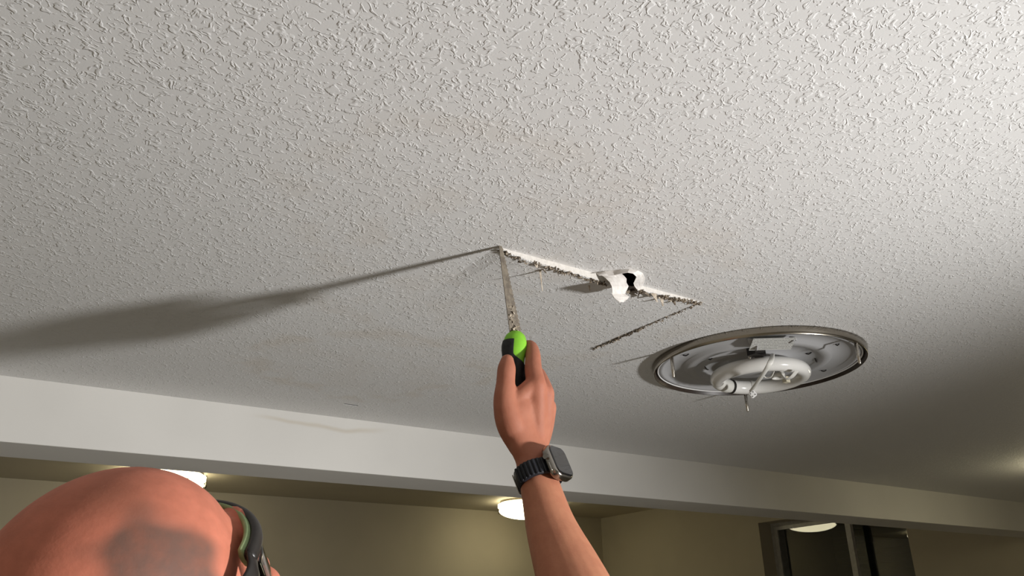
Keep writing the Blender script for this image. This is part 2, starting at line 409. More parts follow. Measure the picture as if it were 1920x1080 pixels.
while zz > WZ0+0.05:
    V, F = box((-0.004, -(YM-WY0)/2+fr, -0.022), (0.004, (YM-WY0)/2+0.16, 0.022))
    V = [(x+z*0.35, y, z) for x, y, z in V]
    if sl_me is None:
        o = mesh('slat', V, F, 'slat', None); sl_me = o.data
    else:
        o = bpy.data.objects.new('slat', sl_me); COL.objects.link(o)
    o.location = (xf+0.075, (YM+WY0)/2, zz); o.parent = win; o.matrix_parent_inverse = win.matrix_world.inverted()
    zz -= 0.042
V, F = box((XW+0.9, 1.5, ZFLOOR), (XW+1.0, 7.5, 1.6))
tag(mesh('wall_outside', V, F, 'slat'), 'dark night-time wall outside the window', 'wall', kind='structure')

# ------------------------------------------------------------------ the piece of board being sawn out
patch = thing('sawn_board_patch', 'partly sawn plasterboard patch sagging from the ceiling with torn edges', 'drywall patch', (PX0, PY0, HC))
TH = 0.016
us = np.array([0, .05, .12, .3, .5, .6, .72, .85, 1.0]); sg = np.array([.0, .006, .009, .010, .012, .012, .008, .006, .0012])
def sag(x, y):
    u = (x-PX0)/(PX1-PX0); v = (y-PY0)/(PY1-PY0)
    if v < -1e-6: return HC
    return HC - np.interp(u, us, sg)*max(0, 1-v)**1.6
def on_patch(px, py):
    p = onz(px, py)
    for _ in range(4): p = onz(px, py, sag(p[0], p[1]))
    return p
hole = HOLE
def inpoly(x, y, P):
    c = False; j = len(P)-1
    for i in range(len(P)):
        if (P[i][1] > y) != (P[j][1] > y) and x < (P[j][0]-P[i][0])*(y-P[i][1])/(P[j][1]-P[i][1])+P[i][0]: c = not c
        j = i
    return c
NX, NY = 150, 104
GAP = 0.0038
rnd = np.random.RandomState(3)
gx = np.linspace(PX0, PX1-GAP, NX+1); gy = np.linspace(PY0, PY1, NY+1)
XX, YY = np.meshgrid(gx, gy, indexing='ij')
jx = rnd.uniform(-.0009, .0009, XX.shape); jy = rnd.uniform(-.0009, .0009, XX.shape)
inner = np.zeros(XX.shape); inner[1:-1, 1:-1] = 1
XX = XX+jx*inner; YY = YY+jy*inner
XX[-1, 1:-1] -= rnd.uniform(0, .0016, NY-1)
ZZ = np.vectorize(sag)(XX, YY)
ZZ[:, 0] += rnd.uniform(0, .0018, NX+1)
solid = np.ones((NX, NY), bool)
for i in range(NX):
    for j in range(NY):
        if inpoly(XX[i:i+2, j:j+2].mean(), YY[i:i+2, j:j+2].mean(), hole): solid[i, j] = False
Vt, Fb, Fc = [], [], []
n1 = (NX+1)*(NY+1); vid = lambda i, j: i*(NY+1)+j
for lvl in range(2):
    for i in range(NX+1):
        for j in range(NY+1): Vt.append((XX[i, j], YY[i, j], ZZ[i, j]+lvl*TH))
for i in range(NX):
    for j in range(NY):
        if not solid[i, j]: continue
        q = (vid(i, j), vid(i, j+1), vid(i+1, j+1), vid(i+1, j)); Fb.append(q); Fc.append(tuple(n1+x for x in reversed(q)))
        for di, dj, a, b in ((-1, 0, (i, j), (i, j+1)), (1, 0, (i+1, j+1), (i+1, j)), (0, -1, (i+1, j), (i, j)), (0, 1, (i, j+1), (i+1, j+1))):
            ii, jj = i+di, j+dj
            if ii < 0 or jj < 0 or ii >= NX or jj >= NY or not solid[ii, jj]:
                Fc.append((vid(*a), n1+vid(*a), n1+vid(*b), vid(*b)))
mesh('face_layer', Vt, Fb, 'ceil', patch, False)
mesh('gypsum_core', Vt, Fc, 'gyp', patch)

# the bite the hole takes out of the fixed ceiling
nx, ny = 40, 34
ex = np.linspace(NX0, NX1, nx+1); ey = np.linspace(NY0, PY0, ny+1)
EX, EY = np.meshgrid(ex, ey, indexing='ij'); inn = np.zeros(EX.shape); inn[1:-1, 1:-1] = 1
EX = EX+rnd.uniform(-.0007, .0007, EX.shape)*inn; EY = EY+rnd.uniform(-.0007, .0007, EX.shape)*inn
sol = np.array([[not inpoly(EX[i:i+2, j:j+2].mean(), EY[i:i+2, j:j+2].mean(), hole) for j in range(ny)] for i in range(nx)])
Vn, Fn, Fw = [], [], []; m1 = (nx+1)*(ny+1); vd = lambda i, j: i*(ny+1)+j
for lvl in range(2):
    for i in range(nx+1):
        for j in range(ny+1): Vn.append((EX[i, j], EY[i, j], HC+lvl*TH))
for i in range(nx):
    for j in range(ny):
        if not sol[i, j]: continue
        q = (vd(i, j), vd(i, j+1), vd(i+1, j+1), vd(i+1, j)); Fn.append(q); Fw.append(tuple(m1+x for x in reversed(q)))
        for di, dj, a, b in ((-1, 0, (i, j), (i, j+1)), (1, 0, (i+1, j+1), (i+1, j)), (0, -1, (i+1, j), (i, j)), (0, 1, (i, j+1), (i+1, j+1))):
            ii, jj = i+di, j+dj
            if 0 <= ii < nx and 0 <= jj < ny and not sol[ii, jj] or jj >= ny: Fw.append((vd(*a), m1+vd(*a), m1+vd(*b), vd(*b)))
mesh('broken_ceiling_edge', Vn, Fn, 'ceil', ceiling)
mesh('broken_gypsum_edge', Vn, Fw, 'gyp', ceiling)

def flake(c, size, rs, flat=0.6):
    """a small torn chip with thickness"""
    n = rs.randint(4, 7); a0 = rs.uniform(0, 6.28)
    ax = rs.normal(size=3); ax /= np.linalg.norm(ax); bx = np.cross(ax, rs.normal(size=3)); bx /= np.linalg.norm(bx); cx = np.cross(ax, bx)
    V = []
    for s in (-1, 1):
        for k in range(n):
            an = a0+2*math.pi*k/n; r = size*rs.uniform(.5, 1.2)
            V.append(np.array(c)+ax*r*math.cos(an)+bx*r*math.sin(an)*flat+cx*s*size*0.16)
    F = [tuple(range(n-1, -1, -1)), tuple(range(n, 2*n))]+[(k, (k+1) % n, n+(k+1) % n, n+k) for k in range(n)]
    return V, F
rs = np.random.RandomState(11)
dk, pl = [], []
for u in np.concatenate([rs.uniform(0.01, .5, 210), rs.uniform(.72, 1.0, 170)]):
    x = PX0+u*(PX1-PX0); z = sag(x, PY0); sz = rs.uniform(.0012, .0040)
    if 0.62 < u < 0.74: continue
    dens = 1.0 if (u < .12 or .2 < u < .3 or u > .78 or .42 < u < .5) else .55
    if rs.rand() > dens: continue
    p = (x, PY0+rs.uniform(-.001, .006), z-rs.uniform(-.001, .0035))
    (dk if rs.rand() < .65 else pl).append(flake(p, sz, rs))
o = mesh('torn_edge_crumbs', *merge(dk), 'paper', patch); o['kind'] = 'stuff'
o = mesh('torn_edge_fuzz', *merge(pl), 'palepaper', patch); o['kind'] = 'stuff'
# fuzzy crumbs along the second saw cut
dk, pl = [], []
for v in rs.uniform(0.0, 1.0, 300):
    y = PY0+v*(PY1-PY0); x = PX1-GAP/2
    p = (x+rs.uniform(-.003, .004), y, HC-rs.uniform(0, .003)); sz = rs.uniform(.0010, .0030)*(1.4 if .5 < v < .97 else .9)
    (dk if rs.rand() < .8 else pl).append(flake(p, sz, rs))
o = mesh('saw_cut_crumbs', *merge(dk), 'paper', patch); o['kind'] = 'stuff'
o = mesh('saw_cut_fuzz', *merge(pl), 'palepaper', patch); o['kind'] = 'stuff'
def shred(px0, px1, w0, w1, m, curl=0.0, ang=0.0, n=9, name='paper_shred'):
    a = on_patch(*px0); s = np.linalg.norm(a); G = []
    for i in range(n):
        t = i/(n-1); q = at(px0[0]+(px1[0]-px0[0])*t, px0[1]+(px1[1]-px0[1])*t, s*(1+curl*math.sin(t*3.1)))
        wd = (w0+(w1-w0)*t)*rs.uniform(.75, 1.2)
        dx = np.array([math.cos(ang+t*.6), math.sin(ang+t*.6), 0.15])
        G.append([q+dx*wd*k/2 for k in (-1, -.3, .4, 1)])
    return mesh(name, *sheet(G, .0007), m, patch)
shred((1011, 492), (1017, 546), .0040, .0014, 'palepaper', .006, -.5)
shred((1008, 491), (1024, 512), .010, .004, 'paper', .004, -.2)
shred((1103, 519), (1106, 546), .0046, .0016, 'palepaper', .006, -.5)
shred((1109, 521), (1116, 526), .011, .006, 'paper', .004, -.2)
shred((990, 486), (996, 498), .012, .005, 'paper', .004, -.2)
shred((958, 476), (966, 487), .010, .006, 'palepaper', .003, .1)
shred((1240, 556), (1243, 574), .008, .003, 'palepaper', .003, -.4)
shred((1262, 562), (1266, 572), .009, .004, 'paper', .003, -.3)
shred((1225, 550), (1232, 566), .012, .006, 'palepaper', .003, -.2)
# peeled white paper flap hanging by the hole
G = []
prof = [(0, (1126, 513), (1166, 513)), (.12, (1130, 517), (1171, 517)), (.26, (1136, 521), (1174, 523)), (.4, (1143, 529), (1174, 530)), (.52, (1146, 537), (1178, 537)), (.64, (1148, 545), (1174, 545)), (.76, (1149, 551), (1173, 551)), (.86, (1152, 558), (1179, 556)), (.94, (1157, 563), (1177, 561)), (1, (1162, 567), (1170, 566))]
sA, sB = np.linalg.norm(onz(1126, 513)), np.linalg.norm(onz(1168, 514))
for t, l, r in prof:
    row = []
    for k in range(13):
        f = k/12; px = l[0]+(r[0]-l[0])*f+rs.uniform(-1, 1)*(1.6 if k in (0, 12) else .4); py = l[1]+(r[1]-l[1])*f+rs.uniform(-.6, .6)
        row.append(at(px, py, (sA+(sB-sA)*f)+(f-.62)*.030*(.25+.75*t)-.001+rs.uniform(-.0005, .0005)))
    G.append(row)
mesh('peeled_paper_flap', *sheet(G, .0007), 'whitepaper', patch, False)
# torn white lip curling round the hole
outer = [(1118, 512), (1134, 508), (1150, 507), (1164, 506), (1180, 505), (1196, 507), (1205, 512), (1209, 521), (1208, 529), (1205, 537), (1200, 545), (1198, 549)]
innr = [(1122, 516), (1140, 517), (1152, 516), (1164, 513), (1177, 511), (1187, 513), (1193, 519), (1191, 525), (1188, 531), (1190, 537), (1195, 544), (1197, 548)]
G = []
for o_, i_ in zip(outer, innr):
    row = []
    for k in range(6):
        f = k/5; px = o_[0]*(1-f)+i_[0]*f+rs.uniform(-.7, .7)*(0 < k); py = o_[1]*(1-f)+i_[1]*f
        row.append(onz(px, py, HC-.0005-.0080*f))
    G.append(row)
mesh('torn_white_lip', *sheet(G, .0006), 'whitepaper', patch, False)
# loose curled strips right of the hole
for pts, r in ((((1175, 549), (1186, 543), (1195, 545)), .0009), (((1196, 558), (1199, 548), (1207, 542), (1217, 547)), .0011), (((1199, 549), (1209, 548), (1219, 556)), .0010)):
    base = [on_patch(*p)*0.993 for p in pts]
    mesh('curled_strip', *sweep(base, [(r*2.4, r*.5)]*len(base), seg=6, n=5), 'paper', patch)

# ------------------------------------------------------------------ bare ceiling light fixture
FC = np.array([2.643, 2.094, 1.0])*HC*np.array([1, 1, 1]); FC[2] = HC
FR = 0.433*HC
fx = thing('ceiling_light_fixture', 'bare round nickel ceiling light fixture with its cover off beside the sawn patch', 'ceiling light', tuple(FC))
mesh('trim_ring', *lathe([(FR-.004, 0), (FR, -.001), (FR-.0025, -.0160), (FR-.0032, -.0168), (FR-.0042, -.0165)], FC, 128), 'nickel', fx, True)
mesh('inner_lip', *lathe([(FR-.0042, -.0165), (FR-.0095, -.003)], FC, 128), 'nickelreflect', fx, True)
pan = mesh('pan', *lathe([(FR-.0095, -.003), (FR-.0135, -.008), (FR-.017, -.0105), (FR-.022, -.0095), (FR-.027, -.003), (.150, -.0035), (.146, -.009), (.128, -.0105), (.124, -.004), (.07, -.004), (.066, -.018), (.02, -.019), (.0001, -.019)], FC, 128), 'enamel', fx, True)
mesh('pan_rim', *lathe([(FR-.0115+.0016*math.cos(a), -.0095+.0016*math.sin(a)) for a in np.linspace(0, 2*math.pi, 9)[:-1]], FC, 128, True), 'brightplast', pan, True)
TZ = -.033
tc = FC+np.array([0.004, 0.0, TZ])
def circ(a, r=0.0865, dz=0.0): return tc+np.array([r*math.cos(a), r*math.sin(a), dz])
def rad(d): return math.radians(d)
# circular tube: gap with socket at the far-left side
G0, G1 = rad(128), rad(84)
tube = mesh('circular_tube', *sweep([circ(G0+(2*math.pi-(G0-G1))*t) for t in np.linspace(0, 1, 40)], [.0148]*40, ref=(0, 0, 1), seg=20, n=2), 'tube', fx, True)
mesh('lamp_socket', *sweep([circ(G1+(G0-G1)*t) for t in np.linspace(0.06, .94, 7)], [.0135, .0152, .0152, .0152, .0152, .0152, .0135], ref=(0, 0, 1), seg=18, n=3), 'plast', fx, True)
for g in (G1+rad(1.0), rad(52)):
    mesh('tube_collar', *sweep([circ(g-rad(1.6)), circ(g+rad(1.6))], [.0155, .0155], ref=(0, 0, 1), seg=20, n=2, round_caps=False), 'black' if g > 1.2 else 'plast', tube)
# studs for the missing cover
for d in (169, -80, 48):
    a = rad(d); p = FC+np.array([.2105*math.cos(a), .2105*math.sin(a), 0])
    st = mesh('stud', *lathe([(.0001, -.008), (.0036, -.008), (.0036, -.046), (.0028, -.0475), (.0028, -.055), (.0012, -.0575), (.0001, -.058)], p, 14), 'studm', fx, True)
    if d == 169: pass
# spring clips that hold the tube
for d in (20, 140, 262):
    a = rad(d); e = np.array([math.cos(a), math.sin(a), 0])
    pts = [FC+e*.05+np.array([0, 0, -.02]), FC+e*.062+np.array([0, 0, -.034]), FC+e*.070+np.array([0, 0, -.058]), FC+e*.088+np.array([0, 0, -.060]), FC+e*.104+np.array([0, 0, -.052])]
    if d == 262:
        mesh('tube_clip', *sweep(pts, [(.006, .0008)]*5, ref=np.cross(e, (0, 0, 1)), seg=8, n=4), 'plast', fx, True)
# cable strap and four-pin plug hanging down
def fxp(px, py, dz): return onz(px, py, HC+dz)
k0 = fxp(1449, 664, -.020); k1 = fxp(1444, 680, -.052); k2 = fxp(1428, 706, -.066); k3 = fxp(1408, 733, -.070)
cable = mesh('flat_cable', *sweep([k0, k1, k2, k3], [(.0038, .0016), (.0052, .0022), (.0046, .0022), (.0040, .0022)], ref=CR, seg=10, n=6), 'plast', fx, True)
pc = fxp(1411.5, 739, -.072)
nrm = -ray(1411, 739); up = CU-nrm*(CU@nrm); up /= np.linalg.norm(up); rt = np.cross(up, nrm)
d1 = (rt+up*.85)/np.linalg.norm(rt+up*.85); d2 = np.cross(nrm, d1)
bm = bmesh.new()
hs = .0070
vs = [bm.verts.new(Vector(pc+d1*a*hs+d2*b*hs+nrm*c)) for c in (-.012, 0.0) for a, b in ((-1, -1), (1, -1), (1, 1), (-1, 1))]
for q in ((3, 2, 1, 0), (4, 5, 6, 7), (0, 1, 5, 4), (1, 2, 6, 5), (2, 3, 7, 6), (3, 0, 4, 7)): bm.faces.new([vs[i] for i in q])
bmesh.ops.bevel(bm, geom=bm.edges[:], offset=.0018, segments=2, affect='EDGES')
plug = from_bm('plug', bm, 'brightplast', fx)
for a, b in ((-1, -1), (1, -1), (1, 1), (-1, 1)):
    c = pc+d1*a*.0032+d2*b*.0032
    mesh('pin_hole', *sweep([c-nrm*.002, c+nrm*.0003], [.0011, .0011], seg=10, n=1, round_caps=False), 'black', plug)
# terminal block, printed label and small details on the pan
tb = fxp(1418, 660, -.012)
mesh('terminal_block', *[(lambda V, F: ([tuple(tb+np.array(v)) for v in V], F))(*box((-.016, -.010, -.008), (.016, .010, .008)))][0], 'black', fx)
for q in ((1405, 665), (1424, 667)):
    p = fxp(*q, -.016); mesh('terminal_screw', *sweep([p, p+np.array([0, 0, -.006])], [.003, .003], seg=10, n=1), 'studm', fx)
lc = fxp(1448, 645, -.018)
V, F = box((-.040, -.021, -.0006), (.040, .021, .0006))
lab = mesh('printed_label', V, F, 'label', None); lab.location = tuple(lc+np.array([0, 0, .0])); lab.rotation_euler = (rad(-12), 0, rad(-36)); lab.parent = fx; lab.matrix_parent_inverse = fx.matrix_world.inverted()
for qs in (((1407, 636), (1410, 643), (1414, 650), (1420, 651)), ((1486, 632), (1488, 638), (1484, 641))):
    P = [fxp(*q, -.010-.004*i) for i, q in enumerate(qs)]
    mesh('label_holder', *sweep(P, [(.007, .0012)]*len(P), ref=(0.3, 1, 0), seg=8, n=5), 'enamel', fx, True)
for q0, q1 in (((1281, 666), (1291, 664)), ((1322, 688), (1328, 693)), ((1329, 673), (1335, 672)), ((1528, 672), (1532, 679)), ((1567, 646), (1573, 645)), ((1540, 695), (1549, 694)), ((1511, 663), (1521, 661))):
    p, q = fxp(*q0, -.0048), fxp(*q1, -.0048)
    mesh('pan_slot', *sweep([p, (p+q)/2+np.array([0, 0, -.002]), q], [.0012, .0014, .0012], seg=8, n=2), 'black', pan)
# small cream connector with loop, right inside of the tube
q = fxp(1474, 712, -.045)
mesh('connector', *[(lambda V, F: ([tuple(q+np.array(v)) for v in V], F))(*box((-.006, -.005, -.006), (.006, .005, .006)))][0], 'cream', fx)
mesh('tube_loop', *lathe([(.0135, -.0045), (.0135, .0045), (.0115, .0045), (.0115, -.0045)], fxp(1459, 705, -.048), 28, True), 'plast', fx, True)
P = [fxp(1428, 700, -.045), fxp(1436, 708, -.052), fxp(1446, 706, -.052), fxp(1451, 697, -.045)]
mesh('lead_wire', *sweep(P, [.0014]*4, seg=8, n=6), 'plast', fx, True)

# ------------------------------------------------------------------ lit lamps of the same kind
def lamp(x, y, z, label, clip):
    c = np.array([x, y, z]); t = thing('flush_ceiling_lamp', label, 'ceiling lamp', (x, y, z), 'lit flush ceiling lamps')
    R0 = 0.2165
    mesh('base_ring', *lathe([(.0001, 0), (R0*.93, 0), (R0*.93, -.014), (R0*.90, -.016), (.0001, -.016)], c, 64), 'nickel', t, True)
    mesh('upper_diffuser', *lathe([(.0001, -.016), (R0*.90, -.016), (R0, -.024), (R0*1.0, -.045), (R0*.95, -.055), (.0001, -.055)], c, 64), 'opal', t, True)
    mesh('middle_band', *lathe([(.0001, -.055), (R0*.93, -.055), (R0*.93, -.0625), (.0001, -.0625)], c, 64), 'studm', t, True)
    prof = [(.0001, -.0625), (R0*.95, -.0625)]+[(R0*.965*math.cos(a), -.066-.062*math.sin(a)) for a in np.linspace(0, math.pi/2*.999, 14)]
    mesh('lower_diffuser', *lathe(prof, c, 64), 'opal', t, True)
    for d in (169, -80, 48):
        a = rad(d+clip); p = c+np.array([R0*math.cos(a), R0*math.sin(a), 0])
        mesh('finial', *lathe([(.0001, -.012), (.004, -.012), (.004, -.062), (.008, -.064), (.008, -.074), (.004, -.082), (.0001, -.083)], p, 12), 'nickel', t, True)
    return t
lamp(3.43, 4.93, ZFAR, 'lit white two-tier ceiling lamp behind the raised wrist', -38)
lamp(0.915, 4.88, ZFAR, 'lit white ceiling lamp half hidden behind the bald head', 69)
lamp(3.28, 1.12, HC, 'lit ceiling lamp near the side wall, right of the bare fixture', 0)

# ------------------------------------------------------------------ the man
HEAD = at(262, 1176, 0.67)
haz, hel, hroll = rad(31), rad(42), rad(0)
hf = np.array([math.cos(hel)*math.cos(haz), math.cos(hel)*math.sin(haz), math.sin(hel)])
hr = np.array([math.sin(haz), -math.cos(haz), 0.0]); hu = np.cross(hr, hf)
hr, hu = hr*math.cos(hroll)+hu*math.sin(hroll), -hr*math.sin(hroll)+hu*math.cos(hroll)
HS = 1.0
def hl(l): return HEAD+(hr*l[0]+hf*l[1]+hu*l[2])*HS
head_parts = [ellipsoid((0, -.010, .032), (.0775, .099, .086), hl, 40, 28), ellipsoid((0, .034, .018), (.064, .058, .062), hl),
    ellipsoid((0, .040, -.045), (.058, .053, .066), hl), ellipsoid((0, .044, -.080), (.046, .044, .036), hl), ellipsoid((0, .078, -.100), (.022, .018, .018), hl),
    sweep([hl((0, .090, .008)), hl((0, .103, -.018)), hl((0, .113, -.040))], [.007, .009, .0125], seg=12), ellipsoid((.011, .100, -.043), (.008, .010, .008), hl), ellipsoid((-.011, .100, -.043), (.008, .010, .008), hl),
    ellipsoid((0, .094, -.067), (.024, .009, .0055), hl), ellipsoid((0, .092, -.078), (.021, .010, .006), hl)]
for s in (-1, 1):
    head_parts.append(ellipsoid((s*.080, -.018, -.012), (.009, .020, .033), hl)); head_parts.append(ellipsoid((s*.078, -.010, -.038), (.008, .010, .013), hl))
    head_parts.append(sweep([hl((s*.010, .091, .022)), hl((s*.032, .088, .027)), hl((s*.055, .072, .020))], [.007, .008, .007], seg=10))
    head_parts.append(ellipsoid((s*.042, .066, -.025), (.022, .020, .018), hl))

# torso
bf = np.array([math.cos(rad(45)), math.sin(rad(45)), 0]); br = np.array([math.sin(rad(45)), -math.cos(rad(45)), 0]); bu = np.array([0, 0, 1.])
NB = hl((0, -.045, -.125))+np.array([0, 0, -.055])-bf*.02       # base of neck
def bl(r, f, u): return NB+br*r+bf*f+bu*u
SR = bl(.185, .045, -.075); SLs = bl(-.185, .0, -.08)
torso = [sweep([hl((0, -.035, -.040)), hl((0, -.042, -.090)), NB+bu*.01, bl(0, -.01, -.05)], [(.058, .062), (.058, .060), (.064, .062), (.095, .07)], ref=br, seg=20),
    sweep([bl(0, -.01, -.05), bl(0, 0, -.14), bl(0, .01, -.26), bl(0, .0, -.40), bl(0, 0, -.52)], [(.13, .08), (.175, .105), (.165, .11), (.145, .10), (.16, .105)], ref=br, seg=24),
    sweep([bl(0, -.01, -.04), bl(.1, .01, -.055), SR], [.06, .058, .058], seg=16), sweep([bl(0, -.01, -.04), bl(-.1, 0, -.055), SLs], [.06, .058, .058], seg=16)]
# right arm and hand
dors = 0.80*CR - 0.60*np.array([CF[0], CF[1], 0])/np.linalg.norm(CF[:2]); dors[2] = 0; dors /= np.linalg.norm(dors)
thb = np.cross(np.array([0, 0, 1.]), dors); thb = -thb if thb@CR > 0 else thb           # thumb side
WR = ah(1001, 858, 1.008)
fore = [ah(1001, 858, 1.008), ah(1008, 892, .998), ah(1020, 938, .984), ah(1036, 995, .965), ah(1068, 1075, .935), ah(1098, 1150, .905), ah(1128, 1235, .875)]
ELB = fore[-1]
arm = [hsweep(fore, [(.0275, .0205), (.0275, .0215), (.0285, .0245), (.0330, .0290), (.041, .036), (.044, .040), (.040, .038)], ref=thb, seg=22),
    sweep([ELB, ELB*.6+SR*.4+np.array([0, 0, -.02]), SR], [.040, .050, .056], seg=18)]
kI, kM, kR, kP = ah(1006, 722, 1.022), ah(1022, 738, 1.036), ah(1027, 764, 1.050), ah(1024, 790, 1.060)
palm = [hsweep([WR+(fore[0]-fore[1])*-.2, ah(988, 830, 1.014), ah(981, 795, 1.020), ah(990, 762, 1.028)], [(.0270, .0200), (.0310, .0190), (.0355, .0185), (.0290, .0165)], ref=thb, seg=22),
    hsweep([ah(1002, 835, 1.02), ah(1004, 780, 1.024), kI], [.0150, .0150, .0128], seg=14), hsweep([ah(1006, 838, 1.028), ah(1015, 785, 1.036), kM], [.0150, .0150, .0125], seg=14),
    hsweep([ah(1006, 842, 1.034), ah(1018, 800, 1.046), kR], [.0140, .0140, .0118], seg=14), hsweep([ah(1004, 846, 1.038), ah(1016, 815, 1.054), kP], [.0130, .0130, .0108], seg=14)]
fing = [hsweep([kI, ah(1000, 692, 1.038), ah(999, 664, 1.058), ah(993, 650, 1.074), ah(978, 656, 1.088), ah(965, 672, 1.088)], [.0128, .0116, .0102, .0092, .0090, .0080], seg=14),
    hsweep([kM, ah(1012, 712, 1.062), ah(1004, 700, 1.082), ah(984, 704, 1.092), ah(966, 716, 1.085)], [.0125, .0116, .0108, .0102, .0085], seg=14),
    hsweep([kR, ah(1016, 744, 1.080), ah(1002, 738, 1.096), ah(982, 742, 1.098), ah(966, 752, 1.086)], [.0118, .0112, .0104, .0096, .0080], seg=14),
    hsweep([kP, ah(1012, 778, 1.084), ah(998, 774, 1.096), ah(982, 778, 1.094), ah(970, 784, 1.084)], [.0108, .0100, .0092, .0086, .0070], seg=14),
    hsweep([ah(958, 768, 1.008), ah(976, 742, 1.014), ah(1000, 722, 1.022)], [.0125, .0110, .0120], seg=12),
    # thumb
    hsweep([ah(980, 838, 1.010), ah(958, 795, 1.004), ah(947, 755, 1.004), ah(948, 718, 1.012), ah(950, 690, 1.020), ah(951, 677, 1.024)], [.0170, .0185, .0150, .0122, .0118, .0090], seg=16)]
# left arm hanging
LE = SLs+np.array([-.05, .02, -.30]); LWr = LE+bf*.10+np.array([0, 0, -.24]); hd = (LWr-LE)/np.linalg.norm(LWr-LE)
larm = [sweep([SLs, LE*.5+SLs*.5, LE], [.056, .048, .040], seg=16), sweep([LE, LE*.6+LWr*.4, LWr], [.040, .038, (.028)], seg=16), sweep([LWr, LWr+hd*.05, LWr+hd*.09], [(.028, .020), (.038, .016), (.040, .015)], ref=bf, seg=16)]
for k, (o_, L_) in enumerate(((.028, .075), (.010, .082), (-.010, .077), (-.028, .062))):
    s_ = LWr+hd*.085+bf*o_; larm.append(sweep([s_, s_+hd*L_*.5+br*.006, s_+hd*L_+br*.022], [.0098, .009, .0075], seg=10))
larm.append(sweep([LWr+hd*.02+bf*.022, LWr+hd*.055+bf*.052, LWr+hd*.095+bf*.060+br*.01], [.014, .012, .0085], seg=10))
HIP = bl(0, 0, -.56)
person = thing('person', 'bald man in profile reaching up with his right arm to the ceiling', 'person', (HIP[0], HIP[1], ZFLOOR))
body = remeshed('body', head_parts+torso+arm+palm+fing+larm, 0.0024, 5, 'skin', person)
# tone of the skin per vertex: scalp, stubble at the temples, redder knuckles
me = body.data; n = len(me.vertices); co = np.empty(n*3, np.float32); me.vertices.foreach_get('co', co); co = co.reshape(-1, 3).astype(float)+np.array(body.location)
if True:
    Mw = np.array(body.matrix_world); 
tone = np.tile(np.array([0.385, 0.150, 0.092]), (n, 1))
rel = (co-HEAD)/HS; lx, ly, lz = rel@hr, rel@hf, rel@hu
ishead = np.linalg.norm(co-(HEAD+hu*-.01), axis=1) < .16
tone[ishead] = (0.52, 0.172, 0.108)
def sst(a, b, x): t = np.clip((x-a)/(b-a), 0, 1); return t*t*(3-2*t)
nz = np.sin(lx*210+ly*90)*.006+np.sin(lz*170+ly*130)*.006
# close-cropped grey hair: a band round the sides and back below the bald crown
def head_hit(px, py):            # where the head surface lies in a given direction
    d = ray(px, py); al = co@d; off = np.linalg.norm(co-al[:, None]*d, axis=1); k = np.where((off < .004) & ishead)[0]
    return co[k[np.argmin(al[k])]]
hc = head_hit(318, 1070)
dl = (co-hc)
dv = np.sqrt((dl@hf/1.0)**2+(dl@hu/1.15)**2+(dl@hr)**2)+nz*.6
patch_h = sst(.050, .030, dv)
side = sst(.046, .058, np.abs(lx)+nz*.5)*sst(.025, .005, lz+nz)*sst(.030, .015, ly+nz)*sst(-.035, -.02, lz)
back = sst(-.045, -.075, ly)*sst(.02, .0, lz+nz)*sst(-.09, -.06, lz)
hair = np.clip(np.maximum(np.maximum(side, back), patch_h), 0, 1)*ishead
tone = tone*(1-hair[:, None]*.88)+np.array([.085, .062, .050])*hair[:, None]*.88
sc = head_hit(222, 912); stub = np.exp(-(np.linalg.norm(co-sc, axis=1)/.024)**2)*ishead*.6
tone = tone*(1-stub[:, None])+np.array([.22, .085, .05])*stub[:, None]
for kn in (kI, kM, kR, kP):
    g = np.exp(-(np.linalg.norm(co-kn, axis=1)/.014)**2)*.35; tone = tone*(1-g[:, None])+np.array([.44, .15, .10])*g[:, None]
fa = sst(WR[2]-.01, WR[2]-.05, co[:, 2])*(~ishead); tone = tone*(1-.5*fa[:, None])+np.array([.44, .20, .105])*.5*fa[:, None]  # skin below the wrist lightened to stand in for fill light
ca = me.color_attributes.new('tone', 'FLOAT_COLOR', 'POINT'); ca.data.foreach_set('color', np.concatenate([tone, np.ones((n, 1))], 1).astype(np.float32).ravel())
for s in (-1, 1):
    mesh('eye', *ellipsoid((s*.031, .079, .004), (.0115, .0115, .0115), hl, 16, 10), 'eye', person, True)
# thumb nail
def patch_on(c, nrm_, upv, w_, h_, name, m, par, bulge=.001):
    nrm_ = nrm_/np.linalg.norm(nrm_); upv = upv-nrm_*(upv@nrm_); upv /= np.linalg.norm(upv); r_ = np.cross(upv, nrm_); G = []
    for i in range(6):
        v = i/5*2-1; G.append([c+upv*v*h_+r_*u*w_*math.sqrt(max(.05, 1-.75*v*v*(v > 0)))-nrm_*bulge*(u*u*2.5) for u in np.linspace(-1, 1, 6)])
    return mesh(name, *sheet(G, .0006), m, par, True)
# clothes, below the frame
remeshed('t_shirt', [sweep([bl(0, -.01, -.015), bl(0, 0, -.10), bl(0, .01, -.26), bl(0, 0, -.42), bl(0, 0, -.60)], [(.095, .075), (.182, .115), (.178, .122), (.162, .115), (.180, .125)], ref=br, seg=24),
    sweep([bl(0, -.01, -.055), SR, SR*.55+ELB*.45+np.array([0, 0, -.012])], [.068, .068, .064], seg=16), sweep([bl(0, -.01, -.055), SLs, SLs*.5+LE*.5], [.068, .068, .062], seg=16)], .008, 4, 'shirt', person)
legs = [sweep([bl(0, 0, -.54), bl(0, 0, -.64)], [(.165, .115), (.172, .12)], ref=br, seg=20)]
shoes = []
for s in (-1, 1):
    f0 = bl(s*.11, 0, 0); fz = np.array([f0[0], f0[1], ZFLOOR])
    kn = (bl(s*.095, 0, -.64)+fz)/2+bf*.015
    legs.append(sweep([bl(s*.085, 0, -.62), kn, fz+bu*.07], [.092, .066, .058], seg=16)); shoes.append((fz, s))
remeshed('jeans', legs, .009, 4, 'jeans', person)
